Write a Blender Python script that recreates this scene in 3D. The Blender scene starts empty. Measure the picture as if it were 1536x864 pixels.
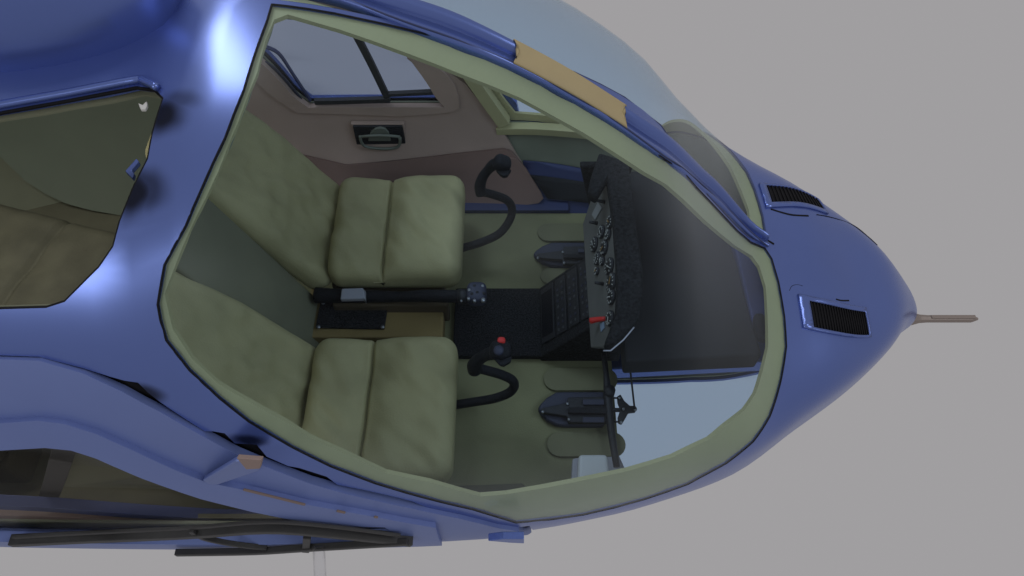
import bpy, bmesh, math, random
from mathutils import Vector, Matrix, noise
from mathutils.geometry import delaunay_2d_cdt
random.seed(4)
SC=bpy.context.scene; COL=SC.collection
import math
TH=math.radians(33); F=1130.0; CX,CY=768,432
CAM=(0.0,-1.45,2.5)
DV=(0,math.sin(TH),-math.cos(TH)); UV=(0,math.cos(TH),math.sin(TH))
def ray(px,py):
    a=(px-CX)/F; b=(CY-py)/F
    return (a, DV[1]+b*UV[1], DV[2]+b*UV[2])
def proj(p):
    d=[p[i]-CAM[i] for i in range(3)]
    dep=d[1]*DV[1]+d[2]*DV[2]
    return (CX+F*d[0]/dep, CY-F*(d[1]*UV[1]+d[2]*UV[2])/dep)
def interp(tab,x):
    # monotone cubic hermite
    n=len(tab)
    if x<=tab[0][0]: return tab[0][1]
    if x>=tab[-1][0]: return tab[-1][1]
    i=0
    while tab[i+1][0]<x: i+=1
    def sl(k): return (tab[k+1][1]-tab[k][1])/(tab[k+1][0]-tab[k][0])
    def m(k):
        if k==0: return sl(0)
        if k==n-1: return sl(n-2)
        a,b=sl(k-1),sl(k)
        if a*b<=0: return 0
        return 2*a*b/(a+b)
    h=tab[i+1][0]-tab[i][0]; t=(x-tab[i][0])/h
    return ((2*t**3-3*t*t+1)*tab[i][1]+(t**3-2*t*t+t)*h*m(i)+(-2*t**3+3*t*t)*tab[i+1][1]+(t**3-t*t)*h*m(i+1))
XT=1.50
def q(x): return -math.sqrt(max(0,XT-x))
def tabq(l): return [(q(a),b) for a,b in l]
W=tabq([(-2.6,.62),(-2.0,.84),(-1.4,.885),(-.8,.89),(-.3,.882),(0,.86),(.3,.795),(.475,.74),(.7,.652),(.925,.5),(1.1,.381),(1.28,.233),(1.40,.108),(1.47,.0534),(XT,0)])
ZT=tabq([(-2.6,1.40),(-1.3,1.46),(-1.0,1.42),(-.82,1.412),(-.64,1.447),(-.54,1.44),(-.2,1.36),(.136,1.21),(.39,1.02),(.6,.745),(.8,.53),(.9,.495),(1.0,.47),(1.15,.41),(1.3,.35),(1.42,.237),(1.48,.149),(XT,.06)])
ZW=tabq([(-2.6,.5),(-1.2,.43),(-.3,.42),(0,.40),(.4,.32),(.8,.285),(1.2,.227),(1.4,.15),(XT,.06)])
ZB=tabq([(-2.6,.0),(-1.6,-.21),(-.5,-.22),(.3,-.22),(.8,-.18),(1.1,-.05),(1.35,.029),(1.46,.056),(XT,.06)])
NU=tabq([(-2.6,2.6),(-1.2,2.3),(-.5,2.3),(.2,2.3),(.8,2.6),(1.2,2.95),(1.4,2.7),(XT,2)])
def sec(x):
    k=q(x)
    return interp(W,k),interp(ZT,k),interp(ZW,k),interp(ZB,k),interp(NU,k)
def hp(x,phi,off=0,side=-1):
    w,zt,zw,zb,n=sec(x); w=max(w-off,.001)
    c=abs(math.cos(phi)); s=math.sin(phi)
    y=w*c**(2/n); 
    if s>=0: z=zw+max(zt-off-zw,.001)*s**(2/n)
    else: z=zw-max(zw-zb-off,.001)*(-s)**(2/n)
    return (x,side*y,z)
def G(x,y,z,off=0):
    if x>=XT-off: return 1.0
    w,zt,zw,zb,n=sec(x); w=max(w-off,.001)
    b=max(zt-off-zw,.001) if z>=zw else max(zw-zb-off,.001)
    return (abs(y)/w)**n+(abs(z-zw)/b)**n-1
def hull0(px,py,off=0,far=False):
    """first (or last if far) hit of ray on the hull offset inwards; returns point or None"""
    r=ray(px,py); hit=None; t=0.6; prev=G(CAM[0]+r[0]*t,CAM[1]+r[1]*t,CAM[2]+r[2]*t,off)
    st=.02
    while t<5:
        t2=t+st; g=G(CAM[0]+r[0]*t2,CAM[1]+r[1]*t2,CAM[2]+r[2]*t2,off)
        if (not far and prev>0 and g<=0) or (far and prev<=0 and g>0):
            a,b=t,t2
            for _ in range(30):
                m=(a+b)/2; gm=G(CAM[0]+r[0]*m,CAM[1]+r[1]*m,CAM[2]+r[2]*m,off)
                if (gm<=0)==(not far): b=m
                else: a=m
            return tuple(CAM[i]+r[i]*b for i in range(3))
        t,prev=t2,g
    return None
def hull(px,py,off=0,far=False):
    h=hull0(px,py,off,far); k=0
    while h is None and k<40:
        k+=1; h=hull0(px,py-k if py>432 else py+k,off,far)
    return h
def phi_of(x,y,z,off=0):
    w,zt,zw,zb,n=sec(x); w=max(w-off,.001)
    if z>=zw:
        return math.atan2((abs(z-zw)/max(zt-off-zw,.001))**(n/2),(abs(y)/w)**(n/2))
    return -math.atan2((abs(z-zw)/max(zw-zb-off,.001))**(n/2),(abs(y)/w)**(n/2))
# ------------------------------------------------------------------ materials
def M(name,col,rough=.6,metal=0,bump=0,bscale=60,mott=0,mscale=6,coat=0,spec=.5,detail=4):
    m=bpy.data.materials.new(name); m.use_nodes=True; nt=m.node_tree; b=nt.nodes['Principled BSDF']
    b.inputs['Base Color'].default_value=(*col,1); b.inputs['Roughness'].default_value=rough
    b.inputs['Metallic'].default_value=metal; b.inputs['Coat Weight'].default_value=coat
    b.inputs['Specular IOR Level'].default_value=spec
    tc=nt.nodes.new('ShaderNodeTexCoord')
    if mott:
        n=nt.nodes.new('ShaderNodeTexNoise'); n.inputs['Scale'].default_value=mscale; n.inputs['Detail'].default_value=detail
        nt.links.new(tc.outputs['Object'],n.inputs['Vector'])
        r=nt.nodes.new('ShaderNodeMapRange'); r.inputs[1].default_value=.3; r.inputs[2].default_value=.7
        r.inputs[3].default_value=1-mott; r.inputs[4].default_value=1+mott
        nt.links.new(n.outputs['Fac'],r.inputs[0])
        mx=nt.nodes.new('ShaderNodeVectorMath'); mx.operation='SCALE'; mx.inputs[0].default_value=col
        nt.links.new(r.outputs[0],mx.inputs['Scale']); nt.links.new(mx.outputs[0],b.inputs['Base Color'])
    if bump:
        n=nt.nodes.new('ShaderNodeTexNoise'); n.inputs['Scale'].default_value=bscale; n.inputs['Detail'].default_value=3
        nt.links.new(tc.outputs['Object'],n.inputs['Vector'])
        bp=nt.nodes.new('ShaderNodeBump'); bp.inputs['Strength'].default_value=bump; bp.inputs['Distance'].default_value=.004
        nt.links.new(n.outputs['Fac'],bp.inputs['Height']); nt.links.new(bp.outputs[0],b.inputs['Normal'])
    return m
def GLASS(name,tint,refl=.9):
    m=bpy.data.materials.new(name); m.use_nodes=True; nt=m.node_tree; nt.nodes.clear()
    o=nt.nodes.new('ShaderNodeOutputMaterial'); t=nt.nodes.new('ShaderNodeBsdfTransparent'); t.inputs[0].default_value=(*tint,1)
    g=nt.nodes.new('ShaderNodeBsdfGlossy'); g.inputs['Roughness'].default_value=.3; g.inputs['Color'].default_value=(refl,refl,refl,1)
    lw=nt.nodes.new('ShaderNodeLayerWeight'); lw.inputs[0].default_value=.5
    pw=nt.nodes.new('ShaderNodeMath'); pw.operation='POWER'; pw.inputs[1].default_value=3.5; nt.links.new(lw.outputs['Facing'],pw.inputs[0])
    f=nt.nodes.new('ShaderNodeMath'); f.operation='MULTIPLY_ADD'; f.inputs[1].default_value=.42; f.inputs[2].default_value=.003; nt.links.new(pw.outputs[0],f.inputs[0])
    mx=nt.nodes.new('ShaderNodeMixShader'); nt.links.new(f.outputs[0],mx.inputs[0]); nt.links.new(t.outputs[0],mx.inputs[1])
    nt.links.new(g.outputs[0],mx.inputs[2]); nt.links.new(mx.outputs[0],o.inputs[0]); return m
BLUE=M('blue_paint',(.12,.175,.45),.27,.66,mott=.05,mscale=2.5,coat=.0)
def paint_shade(mat,spots):  # mixes soft spots of dark shading into the base colour
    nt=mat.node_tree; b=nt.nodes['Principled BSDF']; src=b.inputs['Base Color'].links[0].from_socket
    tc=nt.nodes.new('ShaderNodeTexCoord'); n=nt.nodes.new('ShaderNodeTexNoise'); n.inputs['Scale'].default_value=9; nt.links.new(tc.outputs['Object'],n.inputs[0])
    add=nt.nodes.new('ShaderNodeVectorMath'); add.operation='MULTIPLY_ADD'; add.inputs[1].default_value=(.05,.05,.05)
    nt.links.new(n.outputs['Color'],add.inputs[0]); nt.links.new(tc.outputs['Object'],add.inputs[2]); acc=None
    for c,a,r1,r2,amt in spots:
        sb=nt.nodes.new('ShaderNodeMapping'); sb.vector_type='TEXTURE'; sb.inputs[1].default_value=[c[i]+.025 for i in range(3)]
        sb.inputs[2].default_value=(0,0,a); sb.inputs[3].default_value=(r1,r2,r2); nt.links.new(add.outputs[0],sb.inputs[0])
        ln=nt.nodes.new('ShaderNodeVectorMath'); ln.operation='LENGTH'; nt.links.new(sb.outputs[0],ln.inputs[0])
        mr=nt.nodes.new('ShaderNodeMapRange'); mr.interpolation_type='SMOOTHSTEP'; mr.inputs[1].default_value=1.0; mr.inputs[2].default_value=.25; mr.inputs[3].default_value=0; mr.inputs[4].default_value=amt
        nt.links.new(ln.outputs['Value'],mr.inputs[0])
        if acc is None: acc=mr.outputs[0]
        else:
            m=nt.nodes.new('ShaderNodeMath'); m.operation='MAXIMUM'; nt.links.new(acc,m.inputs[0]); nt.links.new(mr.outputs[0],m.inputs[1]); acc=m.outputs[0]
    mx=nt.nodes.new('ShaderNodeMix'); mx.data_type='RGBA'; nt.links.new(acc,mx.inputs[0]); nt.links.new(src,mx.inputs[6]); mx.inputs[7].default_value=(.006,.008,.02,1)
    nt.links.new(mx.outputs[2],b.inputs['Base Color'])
# dark shading painted into the blue round roof opening, door gap and cowling
SHADE_SPOTS=[]
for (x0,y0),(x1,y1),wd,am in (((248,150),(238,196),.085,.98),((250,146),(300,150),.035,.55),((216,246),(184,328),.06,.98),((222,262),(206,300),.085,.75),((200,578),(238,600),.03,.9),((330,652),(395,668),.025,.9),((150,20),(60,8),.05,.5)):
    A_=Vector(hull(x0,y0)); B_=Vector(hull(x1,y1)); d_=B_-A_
    SHADE_SPOTS.append(((A_+B_)/2 if 0 else tuple((A_+B_)/2),math.atan2(d_.y,d_.x),d_.length/2+.03,wd,am))
paint_shade(BLUE,SHADE_SPOTS)
DOORP=M('door_blue_paint',(.135,.185,.42),.45,.25,mott=.05,mscale=2.5)
DBLUE=M('dark_blue_paint',(.03,.04,.11),.5,.2,mott=.1)
OLIVE=M('olive_leather',(.40,.36,.18),.75,0,bump=.35,bscale=170,mott=.12,mscale=4.5,detail=6)
TRIM=M('olive_trim',(.41,.375,.185),.7,0,bump=.1,bscale=120,mott=.06,mscale=5)
LINER=M('olive_lining',(.19,.20,.135),.8,0,mott=.08,mscale=5)
FLOORM=M('olive_floor',(.215,.205,.10),.85,0,bump=.2,bscale=200,mott=.09,mscale=6)
PAD=M('olive_pad',(.175,.165,.085),.8,0,bump=.15,bscale=200,mott=.06)
BROWN=M('brown_panel',(.40,.285,.22),.7,0,bump=.1,bscale=150,mott=.08,mscale=4)
TAN=M('tan_paint',(.36,.29,.155),.6,0,mott=.06)
TANBOX=M('tan_board',(.24,.17,.06),.8,0,mott=.12)
RUB=M('black_rubber',(.004,.004,.006),.7,spec=.2)
BLACK=M('black_plastic',(.010,.010,.012),.6,0,bump=.3,bscale=150,mott=.3,mscale=60)
CARPET=M('black_carpet',(.014,.014,.015),.95,0,bump=1,bscale=200,mott=1,mscale=170,spec=.25)
HOOD=M('black_leather',(.010,.010,.0105),.85,0,bump=1,bscale=110,mott=.9,mscale=110,spec=.25)
DECK=M('charcoal_deck',(.014,.014,.015),.95,0,mott=.12,mscale=5)
STICK=M('charcoal_grip',(.007,.007,.009),.7,0,bump=.5,bscale=140,mott=.5,mscale=90,spec=.3)
BLUEGREY=M('blue_grey_plastic',(.026,.028,.05),.6,0,mott=.1)
GREY=M('grey_panel',(.115,.112,.10),.6,0,mott=.1,mscale=12)
PALE=M('pale_plastic',(.62,.62,.60),.5,0,mott=.04)
SILL=M('grey_sill',(.38,.37,.40),.7,0,mott=.1)
RAILM=M('dark_grey_rail',(.024,.024,.025),.55,0,mott=.15,mscale=20)
CHROME=M('worn_steel',(.35,.36,.38),.35,.8)
WHITE=M('white_marking',(.55,.55,.5),.6)
RED=M('red_plastic',(.55,.02,.015),.5)
AMBER=M('amber_marking',(.4,.22,.05),.6)
PITOT=M('brown_grey_metal',(.24,.20,.18),.5,.2)
GW=GLASS('windscreen_glass',(.865,.932,.995))
GD=GLASS('door_glass',(.735,.75,.81))
GC=GLASS('clear_glass',(.985,.99,1.0),.25)
# ------------------------------------------------------------------ objects
def tagp(o,parent=None,label=None):
    if parent: o.parent=parent
    if label: o['label']=label
    return o
root=bpy.data.objects.new('helicopter',None); COL.objects.link(root)
root['label']='blue helicopter nose and cabin with olive seats seen from above through its windscreen'; root['category']='helicopter'
def obj(name,vf,mat,parent=root,smooth=True,bevel=0,label=None,solid=0,sub=0,auto=None):
    v,f=vf
    me=bpy.data.meshes.new(name); me.from_pydata([tuple(a) for a in v],[],f); me.validate()
    bm=bmesh.new(); bm.from_mesh(me); bmesh.ops.remove_doubles(bm,verts=bm.verts,dist=1e-5); bmesh.ops.recalc_face_normals(bm,faces=bm.faces)
    if auto:  # sharp edges by angle
        for e in bm.edges:
            if len(e.link_faces)==2 and e.calc_face_angle(0)>math.radians(auto): e.smooth=False
    bm.to_mesh(me); bm.free()
    for p in me.polygons: p.use_smooth=smooth
    me.materials.append(mat)
    o=bpy.data.objects.new(name,me); COL.objects.link(o)
    if solid:
        s=o.modifiers.new('solid','SOLIDIFY'); s.thickness=abs(solid); s.offset=-1 if solid>0 else 1
    if bevel:
        b=o.modifiers.new('bevel','BEVEL'); b.width=bevel; b.segments=3; b.limit_method='ANGLE'; b.angle_limit=math.radians(35)
    if sub:
        s=o.modifiers.new('sub','SUBSURF'); s.levels=s.render_levels=sub
    return tagp(o,parent,label)
def grad(p):
    e=.002; x,y,z=p; x=min(x,XT-.012)
    g=Vector((G(x+e,y,z)-G(x-e,y,z),G(x,y+e,z)-G(x,y-e,z),G(x,y,z+e)-G(x,y,z-e)))
    return g.normalized() if g.length>1e-9 else Vector((1,0,0))
def skin(*a,**k):
    """obj() for sheets of the body: bake the thickness and give both faces the smooth normals of the hull"""
    o=obj(*a,**k)
    dg=bpy.context.evaluated_depsgraph_get(); me=bpy.data.meshes.new_from_object(o.evaluated_get(dg)); me.name=o.name
    o.modifiers.clear(); o.data=me
    gs=[grad(v.co) for v in me.vertices]; nn=[None]*len(me.loops)
    for p in me.polygons:
        n=p.normal
        for li in p.loop_indices:
            g=gs[me.loops[li].vertex_index]; d=n.dot(g)
            nn[li]=g if d>.6 else -g if d<-.6 else n
    me.normals_split_custom_set([tuple(q_) for q_ in nn])
    return o
def rbox(hx,hy,hz,r,n=(40,40,10),fn=None,mat=None):
    """evenly gridded box with edges rounded by radius r"""
    bm=bmesh.new(); H=(hx,hy,hz); ids={}
    V=[];Fc=[]
    def vid(i,j,k):
        key=(i,j,k)
        if key in ids: return ids[key]
        p=Vector((-hx+2*hx*i/n[0],-hy+2*hy*j/n[1],-hz+2*hz*k/n[2]))
        c=Vector([max(-H[a]+r,min(H[a]-r,p[a])) for a in range(3)]); d=p-c
        if d.length>1e-9:
            m=max(abs(d[a]) for a in range(3)); p=c+d.normalized()*m
        if fn: p=fn(p)
        ids[key]=len(V); V.append(mat@p if mat else p); return ids[key]
    a,b,c=n
    for i in range(a):
        for j in range(b):
            for k in (0,c): Fc.append((vid(i,j,k),vid(i+1,j,k),vid(i+1,j+1,k),vid(i,j+1,k)))
    for i in range(a):
        for k in range(c):
            for j in (0,b): Fc.append((vid(i,j,k),vid(i+1,j,k),vid(i+1,j,k+1),vid(i,j,k+1)))
    for j in range(b):
        for k in range(c):
            for i in (0,a): Fc.append((vid(i,j,k),vid(i,j+1,k),vid(i,j+1,k+1),vid(i,j,k+1)))
    bm.free(); return V,Fc
def join(*vfs):
    V=[];Fs=[]
    for v,f in vfs:
        k=len(V); V+=list(v); Fs+=[tuple(i+k for i in a) for a in f]
    return V,Fs
def box(x0,x1,y0,y1,z0,z1):
    v=[(x,y,z) for z in (z0,z1) for x,y in ((x0,y0),(x1,y0),(x1,y1),(x0,y1))]
    return v,[(3,2,1,0),(4,5,6,7),(0,1,5,4),(1,2,6,5),(2,3,7,6),(3,0,4,7)]
def prism(poly,d):
    n=len(poly); d=Vector(d); v=[Vector(p) for p in poly]+[Vector(p)+d for p in poly]
    return v,[tuple(range(n-1,-1,-1)),tuple(range(n,2*n))]+[(i,(i+1)%n,n+(i+1)%n,n+i) for i in range(n)]
def cat(pts,k=6,closed=False):
    P=[Vector(p) for p in pts]; n=len(P); out=[]
    for i in range(n if closed else n-1):
        a,b,c,d=(P[(i-1)%n],P[i],P[(i+1)%n],P[(i+2)%n]) if closed else (P[max(i-1,0)],P[i],P[i+1],P[min(i+2,n-1)])
        for j in range(k):
            t=j/k; out.append(.5*((2*b)+(c-a)*t+(2*a-5*b+4*c-d)*t*t+(3*b-a-3*c+d)*t**3))
    if not closed: out.append(P[-1])
    return out
def tube(pts,r,seg=12,smooth=4,sq=1):
    P=cat(pts,smooth) if smooth>1 else [Vector(p) for p in pts]
    n=len(P); R=r if isinstance(r,(list,tuple)) else [r]*len(pts)
    v=[];f=[];prevu=None
    for i,p in enumerate(P):
        t=(P[min(i+1,n-1)]-P[max(i-1,0)]).normalized()
        u=prevu if prevu else Vector((0,0,1)) if abs(t.z)<.9 else Vector((1,0,0))
        u=(u-t*u.dot(t)).normalized(); w=t.cross(u); prevu=u
        s=i/(n-1)*(len(R)-1); a=int(min(s,len(R)-2)); rr=R[a]*(1-(s-a))+R[a+1]*(s-a)
        for k in range(seg):
            an=2*math.pi*k/seg; v.append(p+(u*math.cos(an)+w*math.sin(an)*sq)*rr)
    for i in range(n-1):
        for k in range(seg):
            f.append((i*seg+k,i*seg+(k+1)%seg,(i+1)*seg+(k+1)%seg,(i+1)*seg+k))
    f.append(tuple(range(seg-1,-1,-1))); f.append(tuple((n-1)*seg+k for k in range(seg)))
    return v,f
def disc(c,nrm,r,h,seg=24,r2=None):
    c=Vector(c); nrm=Vector(nrm).normalized(); return tube([c,c+nrm*h],[r,r2 if r2 is not None else r],seg,1)
def pillow(sx,sy,sz,e=.35,nu=72,nv=48,fn=None,mat=None):
    """rounded cushion, half sizes; e small = boxy"""
    v=[];f=[]
    sp=lambda c,p: math.copysign(abs(c)**p,c)
    for i in range(nv+1):
        a=-math.pi/2+math.pi*i/nv
        for j in range(nu):
            b=2*math.pi*j/nu
            p=Vector((sx*sp(math.cos(a),e)*sp(math.cos(b),e),sy*sp(math.cos(a),e)*sp(math.sin(b),e),sz*sp(math.sin(a),e)))
            if fn: p=fn(p)
            v.append(mat@p if mat else p)
    for i in range(nv):
        for j in range(nu):
            f.append((i*nu+j,i*nu+(j+1)%nu,(i+1)*nu+(j+1)%nu,(i+1)*nu+j))
    return v,f
def at(px,py,x=None,y=None,z=None):
    r=ray(px,py)
    t=(x-CAM[0])/r[0] if x is not None else (y-CAM[1])/r[1] if y is not None else (z-CAM[2])/r[2]
    return Vector([CAM[i]+r[i]*t for i in range(3)])
# ------------------------------------------------------------------ hull patches (curved sheets of the body)
UX=lambda x: math.sqrt(max(XT-x,0)); XU=lambda u: XT-u*u
KEEP=[False]
def uv_px(px,py,off=0,far=False,at_=None):
    h=hull(px,py,off,far)
    if h is None:
        # just outside the silhouette: walk back towards the body
        for k in range(1,40):
            h=hull(px,py-k if py>432 else py+k,off,far)
            if h: break
    if not far and h[1]>-.006 and not KEEP[0]: return (UX(h[0]),math.pi/2-.004)
    return (UX(h[0]),phi_of(*h,off))
def uv_xz(x,z):
    w,zt,zw,zb,n=sec(x)
    if z>=zw: s=min(1,(z-zw)/(zt-zw))**(n/2); return (UX(x),math.asin(s))
    s=min(1,(zw-z)/(zw-zb))**(n/2); return (UX(x),-math.asin(s))
def uv_xy(x,y,top=True):
    w,zt,zw,zb,n=sec(x); c=min(1,abs(y)/w)**(n/2); a=math.acos(c)
    return (UX(x),a if top else -a)
def dense(poly,d=.025,closed=True):
    out=[];n=len(poly)
    for i in range(n if closed else n-1):
        a=poly[i];b=poly[(i+1)%n]; L=math.hypot(a[0]-b[0],a[1]-b[1]); k=max(1,int(L/d))
        for j in range(k): out.append((a[0]+(b[0]-a[0])*j/k,a[1]+(b[1]-a[1])*j/k))
    if not closed: out.append(poly[-1])
    return out
def inside(p,poly):
    c=False;n=len(poly);x,y=p
    for i in range(n):
        x1,y1=poly[i];x2,y2=poly[i-1]
        if (y1>y)!=(y2>y) and x<(x2-x1)*(y-y1)/(y2-y1)+x1: c=not c
    return c
def patch(outline,holes=(),off=0,side=-1,step=.035,offn=None):
    outs=[dense(outline)]+[dense(h) for h in holes]
    pts=[];edges=[]
    for L in outs:
        k=len(pts); pts+=L; edges+=[(k+i,k+(i+1)%len(L)) for i in range(len(L))]
    us=[p[0] for p in outs[0]];ps=[p[1] for p in outs[0]]
    u=min(us)+step/2
    row=0
    while u<max(us):
        p=min(ps)+step*(.7 if row%2 else .35)
        while p<max(ps):
            q_=(u,p)
            if inside(q_,outs[0]) and not any(inside(q_,h) for h in outs[1:]): pts.append(q_)
            p+=step*1.35
        u+=step;row+=1
    vs,es,fs,_,_,_=delaunay_2d_cdt([Vector(p) for p in pts],edges,[],0,1e-6)
    F2=[]
    for f in fs:
        c=(sum(vs[i][0] for i in f)/len(f),sum(vs[i][1] for i in f)/len(f))
        if inside(c,outs[0]) and not any(inside(c,h) for h in outs[1:]): F2.append(tuple(f))
    V=[]
    for p in vs:
        o=off
        if offn: o=offn(p)
        V.append(hp(XU(p[0]),p[1],o,side))
    used=sorted({i for f in F2 for i in f}); mp={k:i for i,k in enumerate(used)}
    return [V[k] for k in used],[tuple(mp[i] for i in f) for f in F2]
def uvs(pxs,off=0,far=False): return [uv_px(a,b,off,far) for a,b in pxs]
def pathpx(pxs,off=0,far=False,k=3):
    return [hull(a,b,off,far) for a,b in pxs]
# ---- outlines
WS_T=[(507,0),(580,27),(630,45),(680,62),(766,97),(815,122),(863,149),(905,173),(942,198),(998,239),(1022,254),(1062,289),(1102,327),(1124,349),(1147,369),(1158,388),(1168,422),(1177,474),(1180,520),(1172,570),(1155,625),(1130,663),(1089,696),(1032,727),(966,750),(875,773),(774,785),(709,765),(609,740),(563,726),(495,700),(437,671),(373,633),(329,598),(284,556),(249,511),(240,480),(236,457),(246,398),(278,339),(302,283),(337,207),(365,135),(400,31),(409,0),(418,-22),(440,-30),(470,-18)]
WIN=[(433,26),(510,47),(612,81),(695,112),(780,146),(817,166),(875,198),(922,228),(968,258),(1026,299),(1060,332),(1102,368),(1128,385),(1139,400),(1148,430),(1152,520),(1145,552),(1134,590),(1118,615),(1087,640),(1064,660),(1009,687),(940,708),(863,724),(817,733),(760,742),(721,743),(646,722),(580,707),(523,680),(466,654),(432,632),(375,600),(330,573),(290,535),(262,492),(250,440),(271,384),(312,297),(330,259),(360,185),(388,112),(400,65),(413,34)]
WSU=uvs(WS_T); WSI=uvs(WIN,.018)
# the far opening mirrors the near one, with a lower front corner
WSUF=WSU[:22]+uvs([(985,198),(915,188),(845,182),(767,176),(738,130),(702,80)],0,True)+WSU[29:]
WSIF=[(a,b-.008) for a,b in WSU[:13]]+WSI[12:19]+uvs([(992,190),(915,182),(850,175),(773,168),(747,132),(712,84)],.018,True)+WSI[28:]
GAP=[(0,539),(58,541),(124,560),(182,587),(240,618),(307,656),(355,682),(398,700),(466,726),(523,742),(618,763),(689,778),(764,795)]
gapuv=uvs(GAP,-.012)
doorback=[uv_xz(-1.75,gapuv and 1.05)]
DOOR=[uv_xz(-1.75,1.10)]+gapuv+[uv_xz(.02,.34),uv_xz(.06,.15),uv_xz(.05,-.02),uv_xz(-.05,-.12),uv_xz(-1.65,-.05),uv_xz(-1.75,.1)]
GAPO=[(0,533),(58,535),(124,552),(165,565),(187,571),(207,574),(222,589),(240,603),(307,647),(320,647),(337,650),(352,665),(385,667),(400,685),(432,699),(449,702),(490,715),(506,727),(552,736),(600,747),(618,752),(640,761),(689,771),(764,793)]
DOORHOLE=[uv_xz(-1.77,1.12)]+uvs(GAPO)+[uv_xz(.05,.34),uv_xz(.075,.15),uv_xz(.065,-.03),uv_xz(-.04,-.135),uv_xz(-1.66,-.07),uv_xz(-1.77,.09)]
ROOFO=[(-60,180),(0,168),(100,150),(205,130),(232,134),(245,147),(236,175),(229,200),(222,238),(201,280),(180,332),(170,370),(149,401),(97,453),(69,462),(0,464),(-60,466)]
ROOFU=uvs(ROOFO)
CHIN=[uv_xy(x,y,False) for x,y in ((.34,.145),(.34,.5),(.40,.62),(.55,.64),(.72,.54),(.88,.39),(.97,.28),(.98,.145),(.7,.145))]
FULL=[(UX(1.4999),math.pi/2),(UX(1.4999),-math.pi/2),(UX(-2.6),-math.pi/2),(UX(-2.6),math.pi/2)]
# ---- fuselage skin
near=patch(FULL,[WSU,DOORHOLE,ROOFU,CHIN],0,-1,step=.028)
DOORF=[(a+.012,b-.06) if XU(a)>-.45 and b>.05 else (a,b) for a,b in DOOR]
farp=patch(FULL,[WSUF,DOORF,CHIN],0,1)
capv=[hp(-2.6,math.radians(a),0,s) for s,r_ in ((1,range(-90,91,6)),(-1,range(90,-91,-6))) for a in r_]
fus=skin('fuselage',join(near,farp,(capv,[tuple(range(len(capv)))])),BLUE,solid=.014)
WTOP=[(0,676),(67,672),(107,676),(144,688),(213,718),(302,749),(378,768),(437,780),(512,790)]
WN=[uv_xz(-1.5,.93)]+uvs(WTOP,-.026)+[uv_xz(-.33,.52),uv_xz(-.28,.39),uv_xz(-.6,.385),uv_xz(-1.5,.40)]
WF=[uv_xz(*p) for p in ((-.27,.35),(-.36,.56),(-.42,.70),(-.5,.76),(-.8,.90),(-1.0,.95),(-1.10,.86),(-.94,.575),(-.86,.39),(-.82,.34),(-.5,.345))]
near=patch(FULL,[WSU,WN,ROOFU,CHIN],.03,-1,step=.05)
farp=patch(FULL,[WSUF,WF,CHIN],.03,1,step=.05)
skin('interior_lining',join(near,farp),LINER,solid=.008)
# ---- windscreens and trims
def mindist(p,loop):
    return min(math.hypot((p[0]-a[0])*1.2,(p[1]-a[1])*.8) for a in loop)
for side,lab,OUT,INN in ((-1,'near windscreen pane',WSU,WSI),(1,'far windscreen pane',WSUF,WSIF)):
    WSD=dense(OUT,.02)
    g=skin('windscreen',patch(OUT,[],0,side),GW,solid=.003,label=lab)
    def offn(p):
        d=mindist(p,WSD); return .008+.012*min(1,d/.06)
    t=skin('windscreen_trim',patch(OUT,[INN],0,side,step=.018,offn=offn),TRIM,solid=.012)
def loop_tube(uvl,off,side,r,seg=6):
    P=[hp(XU(a),b,off,side) for a,b in dense(uvl,.03)]; P.append(P[0]); return tube(P,r,seg,1)
obj('windscreen_seal',loop_tube(WSU,.002,-1,.0028),RUB)
obj('windscreen_seal',loop_tube(WSUF,.006,1,.006),DBLUE)
# ---- centre post: a flat band, a crease and a rounded ridge between the two panes
NE=[hull(*p) for p in [(507,-2),(580,27),(630,45),(680,62),(766,97),(815,122),(863,149),(905,173),(942,198),(998,239),(1022,254),(1062,289),(1102,327),(1124,349),(1150,372)]]
FE=[hull(*p,-.028) for p in [(655,6),(700,25),(760,56),(800,76),(840,97),(890,128),(938,160),(978,185),(1012,212),(1047,243),(1091,287),(1130,332),(1155,357)]]
def yat0(L,x):
    L=sorted(L); 
    if x<=L[0][0]: return L[0][1]
    for a,b in zip(L,L[1:]):
        if x<=b[0]: return a[1]+(b[1]-a[1])*(x-a[0])/(b[0]-a[0])
    return L[-1][1]
YT={}
def yat(L,x):
    return sum(yat0(L,x+k*.018) for k in range(-4,5))/9
PROF=[(-.12,-.012),(0,.005),(.04,.010),(.10,.010),(.42,.010),(.50,-.010),(.57,.010),(.64,.024),(.74,.031),(.86,.033),(.96,.028),(1.02,.014),(1.06,-.01)]
def post(xa,xb,prof,add=0,n=60,ends=None):
    V=[];Fc=[]
    for i in range(n+1):
        for t,h in prof:
            x=xa+(xb-xa)*i/n
            if ends: x+=ends(t)*(1 if i==0 else -1 if i==n else 0)
            w,zt,zw,zb,nn=sec(x); y0=yat(NE,x)-.004; y1=yat(FE,x)
            y=y0+(y1-y0)*t; u,ph=uv_xy(x,abs(y)); V.append(hp(x,ph,-(h+add),1 if y>0 else -1))
    m=len(prof)
    for i in range(n):
        for j in range(m-1): Fc.append((i*m+j,i*m+j+1,(i+1)*m+j+1,(i+1)*m+j))
    return V,Fc
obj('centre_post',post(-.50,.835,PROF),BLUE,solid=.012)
zz=lambda t: .014*(1-abs(t-.5)*2)
xt0=hull(770,75,-.01)[0]; xt1=hull(940,180,-.01)[0]
obj('post_panel',post(xt0,xt1,[(.02,.008),(.07,.013),(.3,.020),(.5,.026),(.64,.030),(.74,.034),(.86,.036),(.96,.031),(1.03,.014)],.0035,40,ends=zz),TAN,solid=.003,label='tan section of the centre post')
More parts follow.
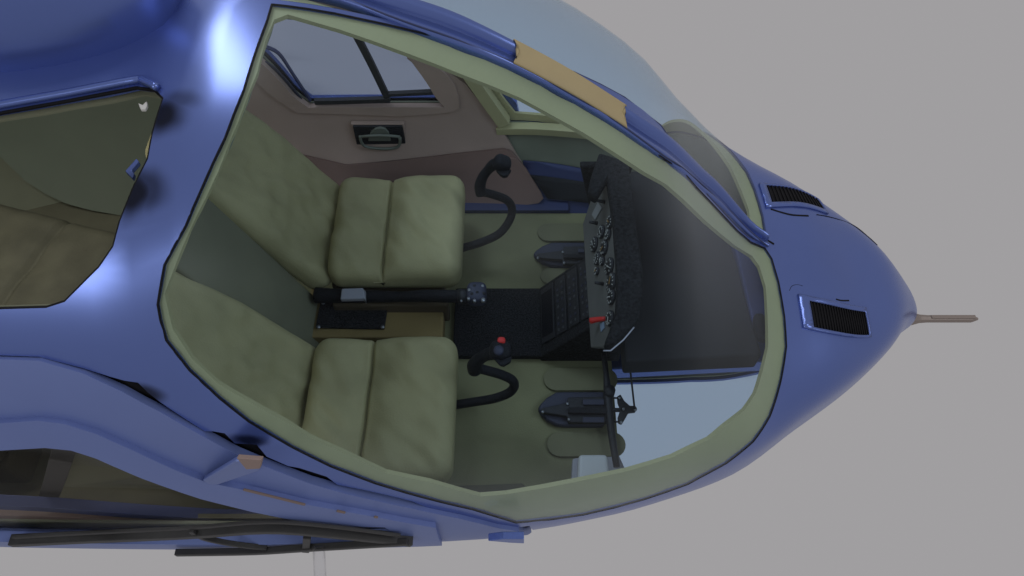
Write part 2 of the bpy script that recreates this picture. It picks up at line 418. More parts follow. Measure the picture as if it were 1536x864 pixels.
obj('post_seal',tube([Vector(hp(p[0],uv_xy(p[0],abs(p[1]))[1],-.009,-1 if p[1]<0 else 1)) for p in NE],.0025,6,2),DBLUE)
# ---- near door
SK=-.012
STEP=uvs([(0,635),(56,631),(96,636),(144,651),(200,676),(267,707),(311,724),(380,738),(460,757),(560,775)],-.026)
door=skin('door',patch(DOOR,[WN],SK,-1,step=.04),DOORP,solid=.022,label='near door with its window frame')
skin('window_surround',patch([uv_xz(-1.62,1.0)]+STEP+[uv_xz(-.20,.5),uv_xz(-.2,.30),uv_xz(-1.62,.30)],[WN],-.026,-1,step=.03),DOORP,door,solid=.016)
obj('window_pane',patch(WN,[],SK+.014,-1,step=.08),GC,door,solid=.003)
WNI=[(a,b) for a,b in WN]
skin('inner_panel',patch([(a*.999,b) for a,b in DOOR],[WN],.045,-1,step=.05),M('dark_olive_panel',(.12,.11,.065),.8,mott=.15),door,solid=.012)
def rail(pts,w,h,name='window_rail',mat=RAILM,par=None):
    P=cat(pts,4); V=[];Fc=[]
    for i,p in enumerate(P):
        t=(P[min(i+1,len(P)-1)]-P[max(i-1,0)]).normalized(); s=Vector((0,1,0)); u=t.cross(s).normalized(); s=u.cross(t)
        for a,b in ((-1,-1),(1,-1),(1,1),(-1,1)): V.append(p+s*a*w/2+u*b*h/2)
    n=len(P)
    for i in range(n-1):
        for k in range(4): Fc.append((i*4+k,i*4+(k+1)%4,i*4+4+(k+1)%4,i*4+4+k))
    Fc+=[(3,2,1,0),tuple((n-1)*4+k for k in range(4))]
    return obj(name,(V,Fc),mat,par,smooth=False,bevel=.002)
rail([at(x,y,y=-.915) for x,y in ((18,811),(120,806),(280,799),(400,791),(500,798),(618,811))],.03,.022,par=door)
rail([at(x,y,y=-.915) for x,y in ((20,806),(120,800),(280,792),(400,783),(500,790),(600,803))],.008,.014,par=door)
rail([at(x,y,y=-.925) for x,y in ((264,829),(380,827),(460,822),(612,813))],.018,.018,par=door)
rail([at(x,y,y=-.92) for x,y in ((287,795),(305,806),(345,815),(400,822))],.014,.012,'window_divider',par=door)
rail([at(461,803,y=-.92),at(459,824,y=-.92)],.02,.02,'window_divider',par=door)
rail([at(96,676,y=-.80),at(84,715,y=-.78),at(70,752,y=-.76)],.05,.05,'pillar_shade',M('dark_brown_shade',(.03,.025,.018),.8),door)  # dark strip put in place of the door pillar's shadow
# inner sills seen through the near window
rail([at(x,y,y=-.83) for x,y in ((-20,752),(80,757),(200,766),(330,774),(420,776))],.03,.04,'inner_sill',DBLUE,door)
rail([at(x,y,y=-.84) for x,y in ((-20,770),(80,772),(200,778),(330,783))],.02,.03,'inner_sill',M('dusty_brown',(.16,.11,.09),.7),door)
# door blade, tab, clear tube
B=[at(x,y,y=-.865) for x,y in ((307,713),(318,719),(332,719),(393,698),(395,684),(388,683),(356,683))]
bl=obj('door_fairing',prism(B,(0,-.016,.008)),DOORP,door,smooth=False,bevel=.005)
B2=[at(x,y,y=-.90) for x,y in ((372,698),(393,697),(396,684),(358,681))]
obj('fairing_tip',prism(B2,(0,-.012,.008)),M('tan_pink_paint',(.24,.17,.15),.6),bl,smooth=False,bevel=.002)
tb=[at(x,y,y=-.905) for x,y in ((732,800),(755,797),(786,797),(786,804),(765,803))]
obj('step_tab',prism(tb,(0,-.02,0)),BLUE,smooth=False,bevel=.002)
clip=M('dull_tan_scuff',(.17,.125,.11),.7)
for a,b in (((365,734),(458,757)),((505,766),(518,769)),((561,775),(567,776))):
    rail([Vector(hull(*a,-.03)),Vector(hull(*b,-.03))],.006,.006,'trim_clip',clip,door)
for a,b in (((578,777),(603,783)),((603,781),(646,789))):
    rail([Vector(hull(*a,-.02)),Vector(hull(*b,-.02))],.004,.004,'trim_clip',RUB,door)
v,f=tube([at(478,820,y=-.93),at(481,880,y=-1.02)],.0165,20,1)
obj('clear_tube',(v,f),GLASS('clear_plastic',(.985,.985,.99),.5),solid=.003)
# black seal that fills the gap above the door, standing in for its shadow
GS=[(a,b) for a,b in uvs(GAPO,.004)]+[uv_xz(.0,.2)]+list(reversed(uvs([(0,556),(58,557),(124,576),(182,603),(240,634),(307,672),(355,696),(398,714),(466,738),(523,754),(618,775),(700,788)],.004)))
obj('door_gap_shade',patch(GS,[],.016,-1,step=.03),RUB,solid=.006)
# ---- far door
fd=skin('door',patch(DOORF,[WF],SK,1,step=.05),BLUE,solid=.02,label='far door with brown inner panel')
PANEL=[uv_xz(-1.16,1.08)]+uvs([(600,60),(660,95),(700,122),(738,165),(758,200),(775,230),(795,262),(815,288),(818,298),(812,306),(795,309),(740,311),(690,313)],.045,True)+[uv_xz(-.5,-.06),uv_xz(-1.16,-.03)]
ip=skin('inner_panel',patch(PANEL,[WF],.045,1,step=.03),BROWN,fd,solid=.018)
SUR=uvs([(598,168),(640,165),(680,161),(690,155),(689,140),(683,120),(672,105),(650,85)],.042,True)
surr=[uv_xz(-1.15,1.02),uv_xz(-.8,.99),uv_xz(-.45,.85)]+list(reversed(SUR))+[uv_xz(-.55,.30),uv_xz(-.87,.31),uv_xz(-1.0,.5),uv_xz(-1.2,.86)]
skin('window_surround',patch(surr,[WF],.060,1,step=.03),BROWN,fd,solid=.014)
POCK=uvs([(520,245),(560,242),(600,238),(660,231),(720,224),(755,220),(768,224),(790,252),(811,287),(815,297),(808,304),(790,307),(740,309),(600,313),(510,316)],.06,True)+[uv_xz(-.95,-.03),uv_xz(-.95,.13)]
skin('door_pocket',patch(POCK,[],.072,1,step=.03),M('brown_pocket',(.215,.13,.10),.75,mott=.08,mscale=5),fd,solid=.02)
obj('window_pane',patch(WF,[],.0,1,step=.08),GD,fd,solid=.003)
# window rails and divider of the far door
def hin(px,py,off=.03): return Vector(hull(px,py,off,True))
rail([hin(472,152,.06),hin(520,151,.06),hin(585,149,.06)],.02,.022,par=fd)
rail([hin(583,141,.06),hin(625,139,.06),hin(664,137,.06)],.02,.016,par=fd)
rail([hin(470,157,.04),hin(520,156,.04),hin(585,153,.04)],.012,.016,'window_sill',DBLUE,fd)
rail([hin(525,35,.05),hin(555,92,.05),hin(581,146,.06)],.018,.026,'window_divider',par=fd)
rail([hin(395,69,.04),hin(418,80,.04),hin(440,112,.04),hin(466,151,.04)],.016,.008,'window_sill',DBLUE,fd)
rail([hin(395,92,.05),hin(412,103,.05),hin(435,128,.05),hin(456,155,.05)],.008,.012,'panel_trim',BLUEGREY,fd)
rail([hin(612,84,.05),hin(622,92,.05),hin(635,103,.05)],.02,.012,'window_latch',BROWN,fd)
obj('window_seal',loop_tube(WF,.022,1,.0055),RUB,fd)
# door handle in its dark recess
yh=hull(568,210,.06,True)[1]
hpix=lambda L,dy=0:[at(a,b,y=yh+dy) for a,b in L]
hr=obj('door_handle',prism(hpix([(529,190),(603,190),(611,227),(537,227)],-.01),(0,.02,0)),BLACK,fd,smooth=False,bevel=.003)
obj('handle_frame',prism(hpix([(526,186),(606,186),(614,238),(536,238)],.0),(0,.02,0)),BROWN,hr,smooth=False,bevel=.003)
HG=M('handle_grey_green',(.16,.17,.13),.5)
obj('pull_bar',tube(hpix([(540,204),(542,213),(549,220),(570,223),(592,222),(599,217),(600,206)],-.03),.0062,10,3),HG,hr)
obj('pull_bar',tube(hpix([(540,205),(570,203),(600,205)],-.028),.006,10,2),HG,hr)
bz=hpix([(552,212),(556,199),(562,194),(570,192),(578,194),(583,200),(586,212)],-.02)
obj('finger_plate',prism(bz,(0,.012,0)),HG,hr,smooth=False,bevel=.003)
# ---- far front side wall pieces
FWO=[(785,240),(840,246),(895,256),(915,300),(905,345),(850,345),(836,335),(818,326),(780,325)]
obj('footwell_side',patch(uvs(FWO,.06,True),[],.06,1,step=.04),DBLUE,solid=.01)
obj('footwell_side',patch(uvs([(795,262),(890,275),(890,305),(822,298)],.075,True),[],.075,1,step=.04),DECK,solid=.01)
# a-post trim and light shelf of the far side
rail([hin(690,88,.05),hin(722,135,.05),hin(757,184,.05)],.05,.05,'door_post_trim',TRIM,root)
rail([hin(745,193,.05),hin(800,193,.05),hin(860,197,.05),hin(930,205,.05)],.04,.035,'side_shelf',TRIM,root)
# ---- engine cowling
def cfn(p):
    p.z=max(p.z,-.10) if p.z<0 else p.z
    return p
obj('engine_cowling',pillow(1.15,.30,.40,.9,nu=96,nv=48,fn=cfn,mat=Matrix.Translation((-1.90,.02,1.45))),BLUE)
# lip round the roof opening
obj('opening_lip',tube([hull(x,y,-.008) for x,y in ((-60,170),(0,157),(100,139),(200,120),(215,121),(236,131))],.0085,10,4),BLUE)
obj('opening_seal',loop_tube(ROOFU,.004,-1,.0045),RUB)
lt=obj('door_latch',prism([Vector(hull(x,y,.03)) for x,y in ((191,262),(208,243),(212,248),(201,261),(205,266),(202,273))],(0,0,.012)),BLUE,smooth=False,bevel=.002)
obj('roof_hook',prism([Vector(hull(x,y,.03)) for x,y in ((209,158),(216,161),(222,155),(223,162),(220,168),(213,168))],(0,0,.008)),PALE,smooth=False,bevel=.002)
# ---- floor and cabin structure
obj('cabin_floor',box(-2.3,.37,-.66,.55,-.03,0),FLOORM,smooth=False)
obj('door_sill',prism([(-1.6,-.70,-.03),(-.2,-.705,-.03),(.14,-.685,-.03),(.25,-.661,-.03),(-1.6,-.661,-.03)],(0,0,.034)),SILL,smooth=False,bevel=.004,label='near door sill')
obj('door_sill',box(-1.6,.24,.551,.67,-.04,.02),DBLUE,smooth=False,bevel=.004,label='far door sill')
obj('keel_beam',prism([(.36,-.145,-.17),(1.05,-.145,-.09),(1.05,.145,-.09),(.36,.145,-.17)],(0,0,.09)),BLUE,smooth=False,bevel=.012)
obj('centre_console',box(-.22,.37,-.145,.155,.001,.03),CARPET,smooth=False,bevel=.006,label='black carpeted centre strip')
# foot pads
def stadium(cx,cy,hx,hy,n=10):
    P=[]
    for k in range(n+1):
        a=-math.pi/2+math.pi*k/n; P.append((cx+hx-hy+hy*math.cos(a),cy+hy*math.sin(a)))
    for k in range(n+1):
        a=math.pi/2+math.pi*k/n; P.append((cx-hx+hy+hy*math.cos(a),cy+hy*math.sin(a)))
    return P
def padpx(x0,y0,x1,y1,z=.001,h=.012,ext=0,name='foot_pad',mat=PAD,par=root):
    a=at(x0,(y0+y1)/2,z=z); b=at(x1,(y0+y1)/2,z=z); t=at((x0+x1)/2,y0,z=z).y; bo=at((x0+x1)/2,y1,z=z).y
    P=stadium((a.x+b.x)/2,(t+bo)/2,(b.x-a.x)/2,(t-bo)/2*.98)
    return obj(name,prism([(x,y,z) for x,y in P],(0,0,h)),mat,par,smooth=False,bevel=.003)
padpx(815,553,926,588); padpx(820,649,938,687); padpx(806,337,905,364); padpx(810,404,890,428)
# ---- seats
WR=lambda p,s,k: noise.noise(Vector(p)*s+Vector((k,k*2,0)))
def seat(name,yc,hw,label,seed):
    base=obj(name,box(-.68,-.26,yc-hw+.03,yc+hw-.03,.0,.14),M('brown_seat_base',(.10,.075,.035),.85,mott=.1),smooth=False,bevel=.02,label=label)
    cx=-.43
    def fc(p):
        X=p.x+cx
        if p.z>0:
            g=math.exp(-((X+.472)/.006)**2)*.026+math.exp(-((X+.48)/.05)**2)*.026
            edge=max(0,1-(abs(p.y)/hw)**6)
            p.z-=g*(.5+.5*edge)
            p.z+=.012*math.sin(min(1,max(0,(X+.46)/.2))*math.pi/2)
            p.z+=edge*((.018*WR((X*1.2,p.y*.5,0),6,seed)+.014*WR((X*1.5+p.y*1.0,p.y*.9,0),11,seed+5)))
        return p
    cu=obj('cushion',rbox(.245,hw,.07,.055,(160,80,14),fn=fc,mat=Matrix.Translation((cx,yc,.205))),OLIVE,base)
    # backrest, reclined, tapering upward
    A=math.radians(29)
    def fb(p):
        if p.x>0:
            edge=max(0,1-(abs(p.y)/hw)**6)
            p.x+=edge*(.018*WR((p.y,p.z*.8,0),5,seed+9)+.014*WR((p.y*1.3,p.z,0),13,seed+3))
            p.x-=.018*math.exp(-(p.y/(hw*.75))**4)*0.6
        k=(p.z+.34)/.68; p.y*=1-.18*max(0,k-.45)/.55
        return p
    mt=Matrix.Translation((-.70,yc,.19))@Matrix.Rotation(-A,4,'Y')@Matrix.Translation((-.025,0,.35))
    obj('backrest',rbox(.06,hw*.99,.40,.05,(12,80,110),fn=fb,mat=mt),OLIVE,base)
    return base
s1=seat('seat',.30,.238,'far seat beside the brown door',1.3)
s2=seat('seat',-.435,.25,'near seat',6.1)
obj('seat_side_box',box(-.66,-.235,.0,.045,.03,.15),M('dark_brown_board',(.085,.06,.03),.85,mott=.15),s1,smooth=False,bevel=.01)
# bulkhead between the seats
bz=[at(330,262,z=.84),at(490,412,z=.20),at(474,432,z=.08),at(465,500,z=.10),at(268,388,z=.76)]
bh=[(-.70,.06,.02),(-.70,-.23,.02),(-.98,-.23,.80),(-.98,.06,.80)]
obj('bulkhead',prism(bh,(-.05,0,-.02)),M('dark_olive_lining',(.17,.165,.10),.8,mott=.1,mscale=5),smooth=False,bevel=.01)
obj('rear_bulkhead',prism([(-2.25,-.7,-.02),(-2.25,.7,-.02),(-2.35,.7,1.15),(-2.35,-.7,1.15)],(-.03,0,0)),LINER,smooth=False)
# rear bench, floor and side panel seen through the roof opening
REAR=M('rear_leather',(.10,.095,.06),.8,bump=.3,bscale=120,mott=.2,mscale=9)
def fr(p):
    if p.z>0: p.z+=.014*WR((p.x,p.y,0),8,3)-.02*math.exp(-((p.x-.05)/.012)**2)-.02*math.exp(-((p.y+.02)/.012)**2)
    return p
rb=obj('rear_bench',box(-2.2,-1.62,-.62,.30,0.001,.16),M('rear_base',(.10,.09,.055),.85),smooth=False,bevel=.02)
obj('cushion',rbox(.32,.48,.08,.06,(60,80,8),fn=fr,mat=Matrix.Translation((-1.82,-.16,.24))@Matrix.Rotation(math.radians(-16),4,'Z')),REAR,rb)
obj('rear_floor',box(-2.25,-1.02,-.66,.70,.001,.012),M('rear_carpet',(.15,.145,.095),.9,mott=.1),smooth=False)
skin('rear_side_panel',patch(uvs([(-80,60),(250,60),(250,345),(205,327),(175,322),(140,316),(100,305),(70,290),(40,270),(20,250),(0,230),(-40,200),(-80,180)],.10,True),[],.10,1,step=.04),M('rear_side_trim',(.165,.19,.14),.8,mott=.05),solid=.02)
# curved side liners seen through the roof opening
def curvewall(pxs,z0,z1,y):
    pass
# ---- centre box, plate, collective
z0=.10
P=lambda L,z: [at(a,b,z=z) for a,b in L]
obj('centre_box',prism(P([(466,432),(666,440),(664,506),(460,506)],z0),(0,0,-.09)),TANBOX,smooth=False,bevel=.006)
pl=obj('cover_plate',prism(P([(482,452),(583,455),(577,495),(474,493)],z0+.004),(0,0,.012)),CARPET,smooth=False,bevel=.003)
for s_ in ((578,456),(574,491),(478,491),(485,455)):
    obj('screw',disc(at(*s_,z=z0+.014),(0,0,1),.007,.006,16),CHROME,pl)
lev=obj('collective_lever',tube([at(474,443,z=.16),at(520,444,z=.17),at(600,445,z=.19),at(640,444,z=.21),at(700,445,z=.24)],[.03,.026,.020,.023,.024],16,4),STICK)
obj('lever_collar',tube([at(688,445,z=.235),at(702,445,z=.24)],[.027,.027],18,1),BLACK,lev)
hd=obj('lever_head',pillow(.036,.042,.03,.6,40,28,mat=Matrix.Translation(at(715,441,z=.25))),BLUEGREY,lev)
for k,(a,b) in enumerate(((704,437),(712,431),(724,431),(726,442),(725,452),(712,453),(703,450),(716,441),(708,443))):
    obj('switch',disc(at(a,b,z=.268),(0,0,1),.0055 if k!=4 else .008,.012,10),(CHROME if k in(0,2,4,5,6) else BLACK),hd)
wb=obj('lever_catch',prism(P([(514,437),(546,436),(549,452),(512,453)],.205),(0,0,.02)),M('pale_grey_plastic',(.31,.31,.34),.45),lev,smooth=False,bevel=.004)
obj('lever_catch_hook',prism(P([(544,436),(550,441),(550,456),(546,452)],.20),(0,0,.02)),CHROME,lev,smooth=False,bevel=.002)
for s_ in ((697,438),(692,452)): obj('screw',disc(at(*s_,z=.258),(0,0,1),.004,.005,10),CHROME,lev)
# ---- cyclic sticks
def stick(px,lab,grip,btn,zb0):
    pts=[at(a,b,z=z) for a,b,z in px]
    st=obj('cyclic_stick',tube(pts,[.0158]*len(pts),14,5),STICK,label=lab)
    gp=[at(a,b,z=z) for a,b,z,r in grip]
    g=obj('grip',tube(gp,[r for a,b,z,r in grip],18,5),STICK,st)
    hx,hy,hz=btn
    hd=obj('grip_head',pillow(.032,.030,.028,.75,36,24,fn=lambda p:p+Vector((0,0,0))*1,mat=Matrix.Translation(at(hx,hy,z=hz))@Matrix.Rotation(.5,4,'Y')),BLACK if 0 else BLUEGREY if zb0 else STICK,st)
    return st
fs=stick([(660,382,.10),(690,373,.13),(720,364,.15),(748,351,.18),(764,331,.22),(768,313,.26),(760,300,.30),(740,292,.34),(724,288,.37)],'far control stick',
 [(722,292,.36,.020),(720,280,.39,.021),(724,266,.43,.018),(732,255,.46,.017),(741,247,.49,.021),(752,246,.51,.024)],(753,245,.52),0)
obj('trigger',prism([at(a,b,z=.50) for a,b in ((744,258),(753,257),(767,258),(761,267),(755,268),(750,265))],(0,0,.015)),STICK,fs,smooth=False,bevel=.003)
obj('button',pillow(.0085,.0075,.012,.7,20,14,mat=Matrix.Translation(at(755,236,z=.53))),RED,fs)
ns=stick([(640,613,.10),(678,608,.13),(710,603,.15),(740,598,.17),(762,590,.20),(771,580,.23),(768,570,.27),(752,562,.31),(728,555,.35),(712,551,.37)],'near control stick',
 [(712,556,.36,.022),(712,548,.39,.024),(717,540,.42,.020),(728,533,.45,.018),(740,529,.48,.022),(752,528,.50,.025)],(750,526,.51),0)
obj('trigger',prism([at(a,b,z=.50) for a,b in ((742,541),(752,543),(768,537),(766,545),(756,551),(750,550))],(0,0,.015)),STICK,ns,smooth=False,bevel=.003)
obj('button',pillow(.012,.010,.010,.7,24,16,mat=Matrix.Translation(at(752,511,z=.535))),RED,ns)
obj('hat_switch',disc(at(748,526,z=.53),(0,-.3,1),.017,.012,20,.013),BLUEGREY,ns)
# ---- pedals
def pedal(x0,y0,x1,y1,lab,lx):
    """dark nose-shaped tunnel with pedal arms"""
    yc=(y0+y1)/2
    A=[(x0,yc),(x0+5,yc-8),(x0+14,yc-17),(x0+28,yc-25),(x0+40,y0+(yc-25-y0)*0),(x1,y0),(x1,y1),(x0+40,y1),(x0+28,yc+24),(x0+14,yc+17),(x0+5,yc+8)]
    if y1-y0<40: A=[(a,yc+(b-yc)*.70) for a,b in A[:4]]+A[4:8]+[(a,yc+(b-yc)*.70) for a,b in A[8:]]
    b=obj('pedal_tunnel',prism(P(A,.003),(0,0,.03)),BLUEGREY,smooth=False,bevel=.01,label=lab)
    s=(y1-y0)/50
    arm=[(x0+6,yc-2),(x0+44,yc-10*s),(x0+46,yc-18*s),(lx,yc-19*s),(lx,yc+19*s),(x0+46,yc+19*s),(x0+44,yc+10*s),(x0+6,yc+4)]
    ar=obj('pedal_arm',prism(P(arm,.036),(0,0,.02)),BLACK,b,smooth=False,bevel=.004)
    for dy in (-13*s,13*s):
        obj('pedal_plate',prism(P([(x0+68,yc+dy-4*s),(lx-4,yc+dy-4*s),(lx-4,yc+dy+4*s),(x0+68,yc+dy+4*s)],.058),(0,0,.008)),BLUEGREY,ar,smooth=False,bevel=.002)
    obj('pedal_beam',prism(P([(x0+46,yc-4*s),(lx,yc-5*s),(lx,yc+5*s),(x0+46,yc+4*s)],.058),(0,0,.014)),STICK,ar,smooth=False,bevel=.003)
    for q_ in ((x0+8,yc+1),(x0+45,yc-11*s),(x0+47,yc+12*s)): obj('bolt',disc(at(*q_,z=.056),(0,0,1),.005,.006,12),CHROME,ar)
    return b
pedal(806,592,906,643,'near pair of rudder pedals',910)
pedal(799,369,890,404,'far rudder pedals',880)
bar=obj('pedal_crossbar',tube([at(905,525,z=.06),at(909,560,z=.06),at(912,595,z=.06),at(916,640,z=.06),at(925,700,z=.06)],[.011,.010,.016,.014,.011],10,3),BLACK)
obj('bar_joint',disc(at(913,592,z=.05),(0,0,1),.02,.04,14),BLACK,bar)
cr=obj('bell_crank',prism(P([(925,597),(930,594),(936,604),(944,611),(952,611),(955,615),(952,620),(942,621),(937,630),(932,638),(927,636),(926,628),(930,616),(926,606)],.05),(0,0,.016)),BLACK,smooth=False,bevel=.003)
for q_ in ((929,597),(935,614),(953,615),(932,634)): obj('bolt',disc(at(*q_,z=.066),(0,0,1),.005,.005,12),CHROME,cr)
obj('push_rod',tube([at(952,614,z=.07),at(945,552,z=.09),at(943,520,z=.12)],.0035,8,1),BLACK,cr)
obj('link_rod',tube([at(905,597,z=.06),at(930,597,z=.06)],.0035,8,1),BLACK,cr)
obj('link_rod',tube([at(908,632,z=.06),at(931,633,z=.06)],.0035,8,1),BLACK,cr)
obj('link_rod',tube([at(905,615,z=.06),at(936,615,z=.06)],.008,8,1),BLACK,cr)
# near corner: pale box and dark gusset
pb=obj('white_box',prism(P([(868,681),(911,681),(917,727),(866,727)],.12),(0,0,-.10)),PALE,smooth=False,bevel=.012)
obj('box_bracket',prism(P([(859,688),(869,686),(869,726),(857,727)],.09),(0,0,-.05)),SILL,pb,smooth=False,bevel=.004)
obj('gusset',prism(P([(915,665),(926,680),(942,715),(905,735),(905,690)],.0),(0,0,.01)),SILL,smooth=False,bevel=.003)
# ---- pedestal with radios
KEYM=M('grey_key',(.05,.052,.055),.5)
T=[(.105,-.15,.03),(.105,.155,.03),(.29,.155,.27),(.29,-.15,.27)]
pv=[Vector(p) for p in T]
ped=obj('pedestal',([*pv,Vector((.40,-.15,.27)),Vector((.40,.155,.27)),Vector((.40,-.15,.0)),Vector((.40,.155,.0)),Vector((.105,-.15,.0)),Vector((.105,.155,.0))],
 [(0,1,2,3),(3,2,5,4),(4,5,7,6),(0,3,4,6,8),(1,9,7,5,2),(0,8,9,1)]),HOOD,smooth=False,bevel=.008)
def onface(u,v): # u 0..1 up the slope, v 0..1 near->far
    return Vector(T[0])*(1-u)*(1-v)+Vector(T[1])*(1-u)*v+Vector(T[2])*u*v+Vector(T[3])*u*(1-v)
nf=(Vector(T[3])-Vector(T[0])).cross(Vector(T[1])-Vector(T[0])).normalized()
if nf.z<0: nf=-nf
def facebox(u0,u1,v0,v1,h): return prism([onface(u0,v0),onface(u0,v1),onface(u1,v1),onface(u1,v0)],nf*h)
for u0,u1 in ((.06,.30),(.34,.52),(.56,.74),(.78,.95)):
    r_=obj('radio',facebox(u0,u1,.14,.92,.008),BLACK,ped,smooth=False,bevel=.002)
    if u0>.3:
        for k in range(9):
            vv=.2+k*.08
            for uu in (u0+.05,u1-.05):
                if (k*7+int(uu*100))%5: obj('radio_key',prism([onface(uu-.012,vv-.02)+nf*.007,onface(uu-.012,vv+.012)+nf*.007,onface(uu+.012,vv+.012)+nf*.007,onface(uu+.012,vv-.02)+nf*.007],nf*.004),KEYM if (k+int(u0*9))%2 else BLUEGREY,r_,smooth=False)
    else:
        obj('radio_screen',facebox(u0+.02,u1-.02,.22,.84,.010),RUB,r_,smooth=False)
# ---- instrument panel
zp=.50
UL=[(905,278),(911,300),(916,340),(919,380),(921,440),(919,500)]   # upper edge of the face, under the hood
LL=[(880,345),(882,372),(888,410),(894,450),(900,490),(905,525)]   # lower edge
up=[at(a,b,z=.50) for a,b in UL]
FA,FB=at(907,268,z=.50),at(918,505,z=.50)        # ends of the upper edge
fx=(FA.x+FB.x)/2; ylo,yhi=-.36,.36
# face plane: top (x=.345,z=.50) down to (x=.285,z=.24)
def pf(t,y): return Vector((.335-.070*t,y,.50-.24*t))
nrm=(Vector((-.24,0,.07))).normalized()
face=obj('instrument_panel',prism([pf(0,-.30),pf(0,.36),pf(.6,.34),pf(1,.29),pf(1,-.235),pf(.6,-.285)],-nrm*.03),GREY,smooth=False,bevel=.004)
def face_pt(px,py):
    r=Vector(ray(px,py)); o=Vector(CAM); p0=pf(0,0); t=(p0-o).dot(nrm)/r.dot(nrm); return o+r*t
def gauge(px,py,r,k,par=face):
    c=face_pt(px,py); g=obj('gauge',disc(c-nrm*.001,nrm,r,.010,28),BLACK,par)
    uu=Vector((0,1,0)); vv=nrm.cross(uu)
    V=[];Fc=[]
    n=12
    for i in range(n):
        a=2*math.pi*i/n+k
        if (i+k)%6<1: continue
        d=uu*math.cos(a)+vv*math.sin(a); e=-uu*math.sin(a)+vv*math.cos(a); c0=c+nrm*.0105
        q0=len(V); V+=[c0+d*r*.62-e*.0012,c0+d*r*.62+e*.0012,c0+d*r*.86+e*.0014,c0+d*r*.86-e*.0014]; Fc.append((q0,q0+1,q0+2,q0+3))
    obj('dial_marks',(V,Fc),WHITE,g,smooth=False,solid=.0008)
    a=k*1.7; d=uu*math.cos(a)+vv*math.sin(a); e=-uu*math.sin(a)+vv*math.cos(a)
    obj('needle',prism([c+nrm*.0118-d*r*.2-e*.002,c+nrm*.0118-d*r*.2+e*.002,c+nrm*.0118+d*r*.6+e*.0008,c+nrm*.0118+d*r*.6-e*.0008],nrm*.001),AMBER if k%3==1 else WHITE,g,smooth=False)
for k,(a,b,r) in enumerate(((893,367,.028),(908,372,.027),(904,348,.024),(914,352,.020),(917,333,.024),(898,388,.024),(916,400,.030),(919,424,.033),(919,446,.026),(917,478,.026),(897,407,.015),(905,392,.016))):
    gauge(a,b,r,k)
for a,b in ((896,335),(907,303),(905,426)): 
    c=face_pt(a,b); obj('switch',tube([c,c+nrm*.03],[.007,.005],10,1),BLACK,face)
c1=[face_pt(a,b)+nrm*.002 for a,b in ((889,322),(898,304),(904,312),(894,330))]
obj('placard',prism(c1,nrm*.002),M('pale_grey_placard',(.25,.25,.24),.6),face,smooth=False)
rl=obj('red_lever',tube([face_pt(908,478),face_pt(903,480)+nrm*.014,face_pt(899,483)+nrm*.030],[.007,.009,.011],12,3),RED,face)
obj('blue_tag',prism([face_pt(a,b)+nrm*.002 for a,b in ((901,486),(907,483),(908,492),(903,498))],nrm*.002),M('pale_blue_tag',(.2,.26,.34),.6),face,smooth=False)
# hood of padded black leather
HO=[(897,241),(940,254),(947,300),(955,370),(962,420),(962,450),(955,490),(935,510),(917,527),(904,525),(912,505),(921,480),(923,440),(922,400),(918,345),(909,280),(893,308),(880,300),(884,280)]
hood=obj('glareshield',prism(P(HO,.505),(0,0,.045)),HOOD,smooth=False,bevel=.010)
obj('glareshield_side',prism([(.30,.36,.24),(.40,.36,.24),(.43,.36,.50),(.24,.36,.50)],(0,.03,0)),HOOD,hood,smooth=False,bevel=.008)
obj('glareshield_piping',tube([at(905,526,z=.548),at(916,526,z=.55),at(935,510,z=.553),at(951,491,z=.553)],.0022,6,1),SILL,hood)
# support of the panel down to the floor
obj('panel_frame',box(.345,.40,-.12,.12,.0,.49),BLACK,smooth=False,bevel=.005)
# deck in front of the panel
dk=[(.36,-.345,.37),(.36,.46,.37),(.50,.45,.38),(.66,.38,.39),(.74,.22,.40),(.765,.0,.40),(.775,-.20,.40),(.79,-.335,.395)]
obj('nose_deck',prism(dk,(0,0,-.09)),DECK,smooth=False,bevel=.01)
obj('windscreen_base_panel',prism([(.776,-.22,.405),(.768,.02,.41),(.745,.22,.41),(.82,.22,.41),(.85,.02,.41),(.855,-.22,.405)],(0,0,-.05)),M('mid_blue_paint',(.035,.05,.17),.5,.1),smooth=False,bevel=.006)
obj('wiper_motor',pillow(.02,.05,.02,.6,20,14,mat=Matrix.Translation(at(1141,492,z=.41))),RUB)
for s_ in (-1,1): obj('chin_window',patch(CHIN,[],.002,s_,step=.07),GW,solid=.003)
# ---- nose vents
def bil(c,u,v):
    a=(c[0][0]*(1-u)+c[1][0]*u, c[0][1]*(1-u)+c[1][1]*u); b=(c[3][0]*(1-u)+c[2][0]*u, c[3][1]*(1-u)+c[2][1]*u)
    return (a[0]*(1-v)+b[0]*v,a[1]*(1-v)+b[1]*v)
def vent(cor,side,n,lab,m=(.10,.06,.14,.14)):
    KEEP[0]=side>0; C=[uv_px(*p,0) for p in cor]; KEEP[0]=False
    l,r,t,b=m
    inn=[bil(C,l,t),bil(C,1-r,t),bil(C,1-r,1-b),bil(C,l,1-b)]
    fr=obj('vent',patch(C,[inn],-.007,side,step=.02),BLUE,solid=.008,label=lab)
    obj('recess',patch(inn,[],-.0015,side,step=.02),RUB,fr,solid=.001)
    vs=[]
    for k in range(n):
        a,b_=(k+.35)/n,(k+.65)/n
        q_=[bil(inn,a,0),bil(inn,b_,0),bil(inn,b_,1),bil(inn,a,1)]
        lo=[Vector(hp(XU(p[0]),p[1],-.003,side)) for p in q_]; hi=[Vector(hp(XU(p[0]),p[1],-.006,side)) for p in q_]
        V=lo+hi; vs.append((V,[(3,2,1,0),(4,5,6,7),(0,1,5,4),(1,2,6,5),(2,3,7,6),(3,0,4,7)]))
    obj('louvres',join(*vs),RUB,fr,smooth=False)
    return fr
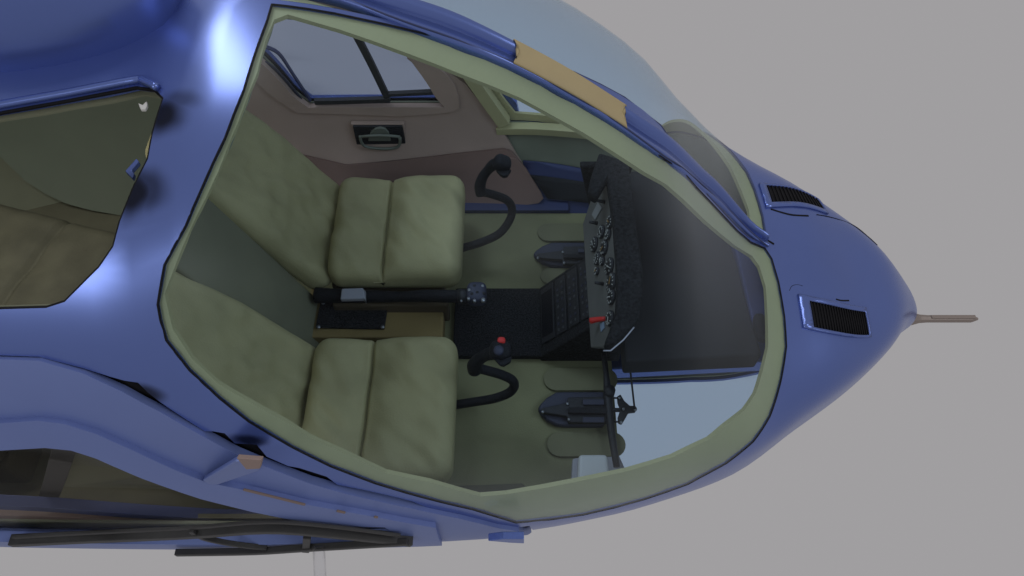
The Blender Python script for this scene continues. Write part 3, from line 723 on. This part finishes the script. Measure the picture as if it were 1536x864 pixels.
vent([(1139,277),(1228,296),(1243,323),(1150,313)],1,15,'far nose vent',(.09,.03,.09,.16))
vent([(1197,441),(1298,461),(1306,505),(1205,491)],-1,22,'near nose vent',(.12,.03,.13,.09))
# seam and small marks of the nose
def seam(pxs,r=.0022,off=0,name='panel_seam',mat=RUB): return obj(name,tube([hull(a,b,off) for a,b in pxs],r,6,4),mat)
seam([(1225,322),(1250,327),(1280,337),(1303,347),(1316,356)])
seam([(1156,314),(1172,319),(1190,323),(1212,324)],.004,.001)
seam([(1120,340),(1140,355),(1160,367)],.006,.003)
seam([(1184,436),(1188,429),(1196,427),(1204,429)],.0009)
seam([(1254,449),(1262,451),(1273,451)],.003,.001)
pt=obj('pitot_tube',tube([(1.46,-.005,.062),(1.50,-.005,.062),(1.53,-.005,.062),(1.56,-.005,.062),(1.725,-.005,.062),(1.75,-.005,.062)],[.034,.026,.017,.0145,.0145,.005],8,1),PITOT,smooth=False)
obj('pitot_rib',box(1.57,1.735,-.012,.002,.0725,.080),PITOT,pt,smooth=False,bevel=.002)
# ---- camera, world, lamps
cam=bpy.data.cameras.new('camera'); co=bpy.data.objects.new('camera',cam); COL.objects.link(co)
co.location=CAM; co.rotation_euler=(TH,0,0); cam.sensor_width=36; cam.lens=36*F/1536; cam.clip_start=.05; cam.clip_end=200; SC.camera=co
w=bpy.data.worlds.new('World'); SC.world=w; w.use_nodes=True; w.node_tree.nodes['Background'].inputs[0].default_value=(.352,.343,.352,1)
SC.view_settings.view_transform='Standard'; SC.view_settings.look='None'
def lamp(name,loc,target,size,power,col=(1,1,1),sy=None):
    l=bpy.data.lights.new(name,'AREA'); l.shape='DISK'; l.size=size; l.energy=power; l.color=col
    if sy: l.shape='RECTANGLE'; l.size_y=sy
    o=bpy.data.objects.new(name,l); COL.objects.link(o); o.location=loc
    o.rotation_euler=(Vector(target)-Vector(loc)).to_track_quat('-Z','Y').to_euler()
lamp('key_lamp',(-1.95,2.3,5.0),(-.6,-.1,1),.9,75,sy=2.8)
lamp('side_lamp',(-2.25,-3.05,3.35),(-.8,-.6,1),1.5,20,sy=.6)
lamp('front_lamp',(3.4,-1.6,4.6),(-.4,0,.4),3,60)
lamp('rear_fill_lamp',(-1.75,.0,1.30),(-1.7,0,0),.5,5)  # unseen fill lamp added under the roof to brighten the rear cabin
SC.cycles.max_bounces=10; SC.cycles.transparent_max_bounces=24; SC.cycles.use_denoising=True
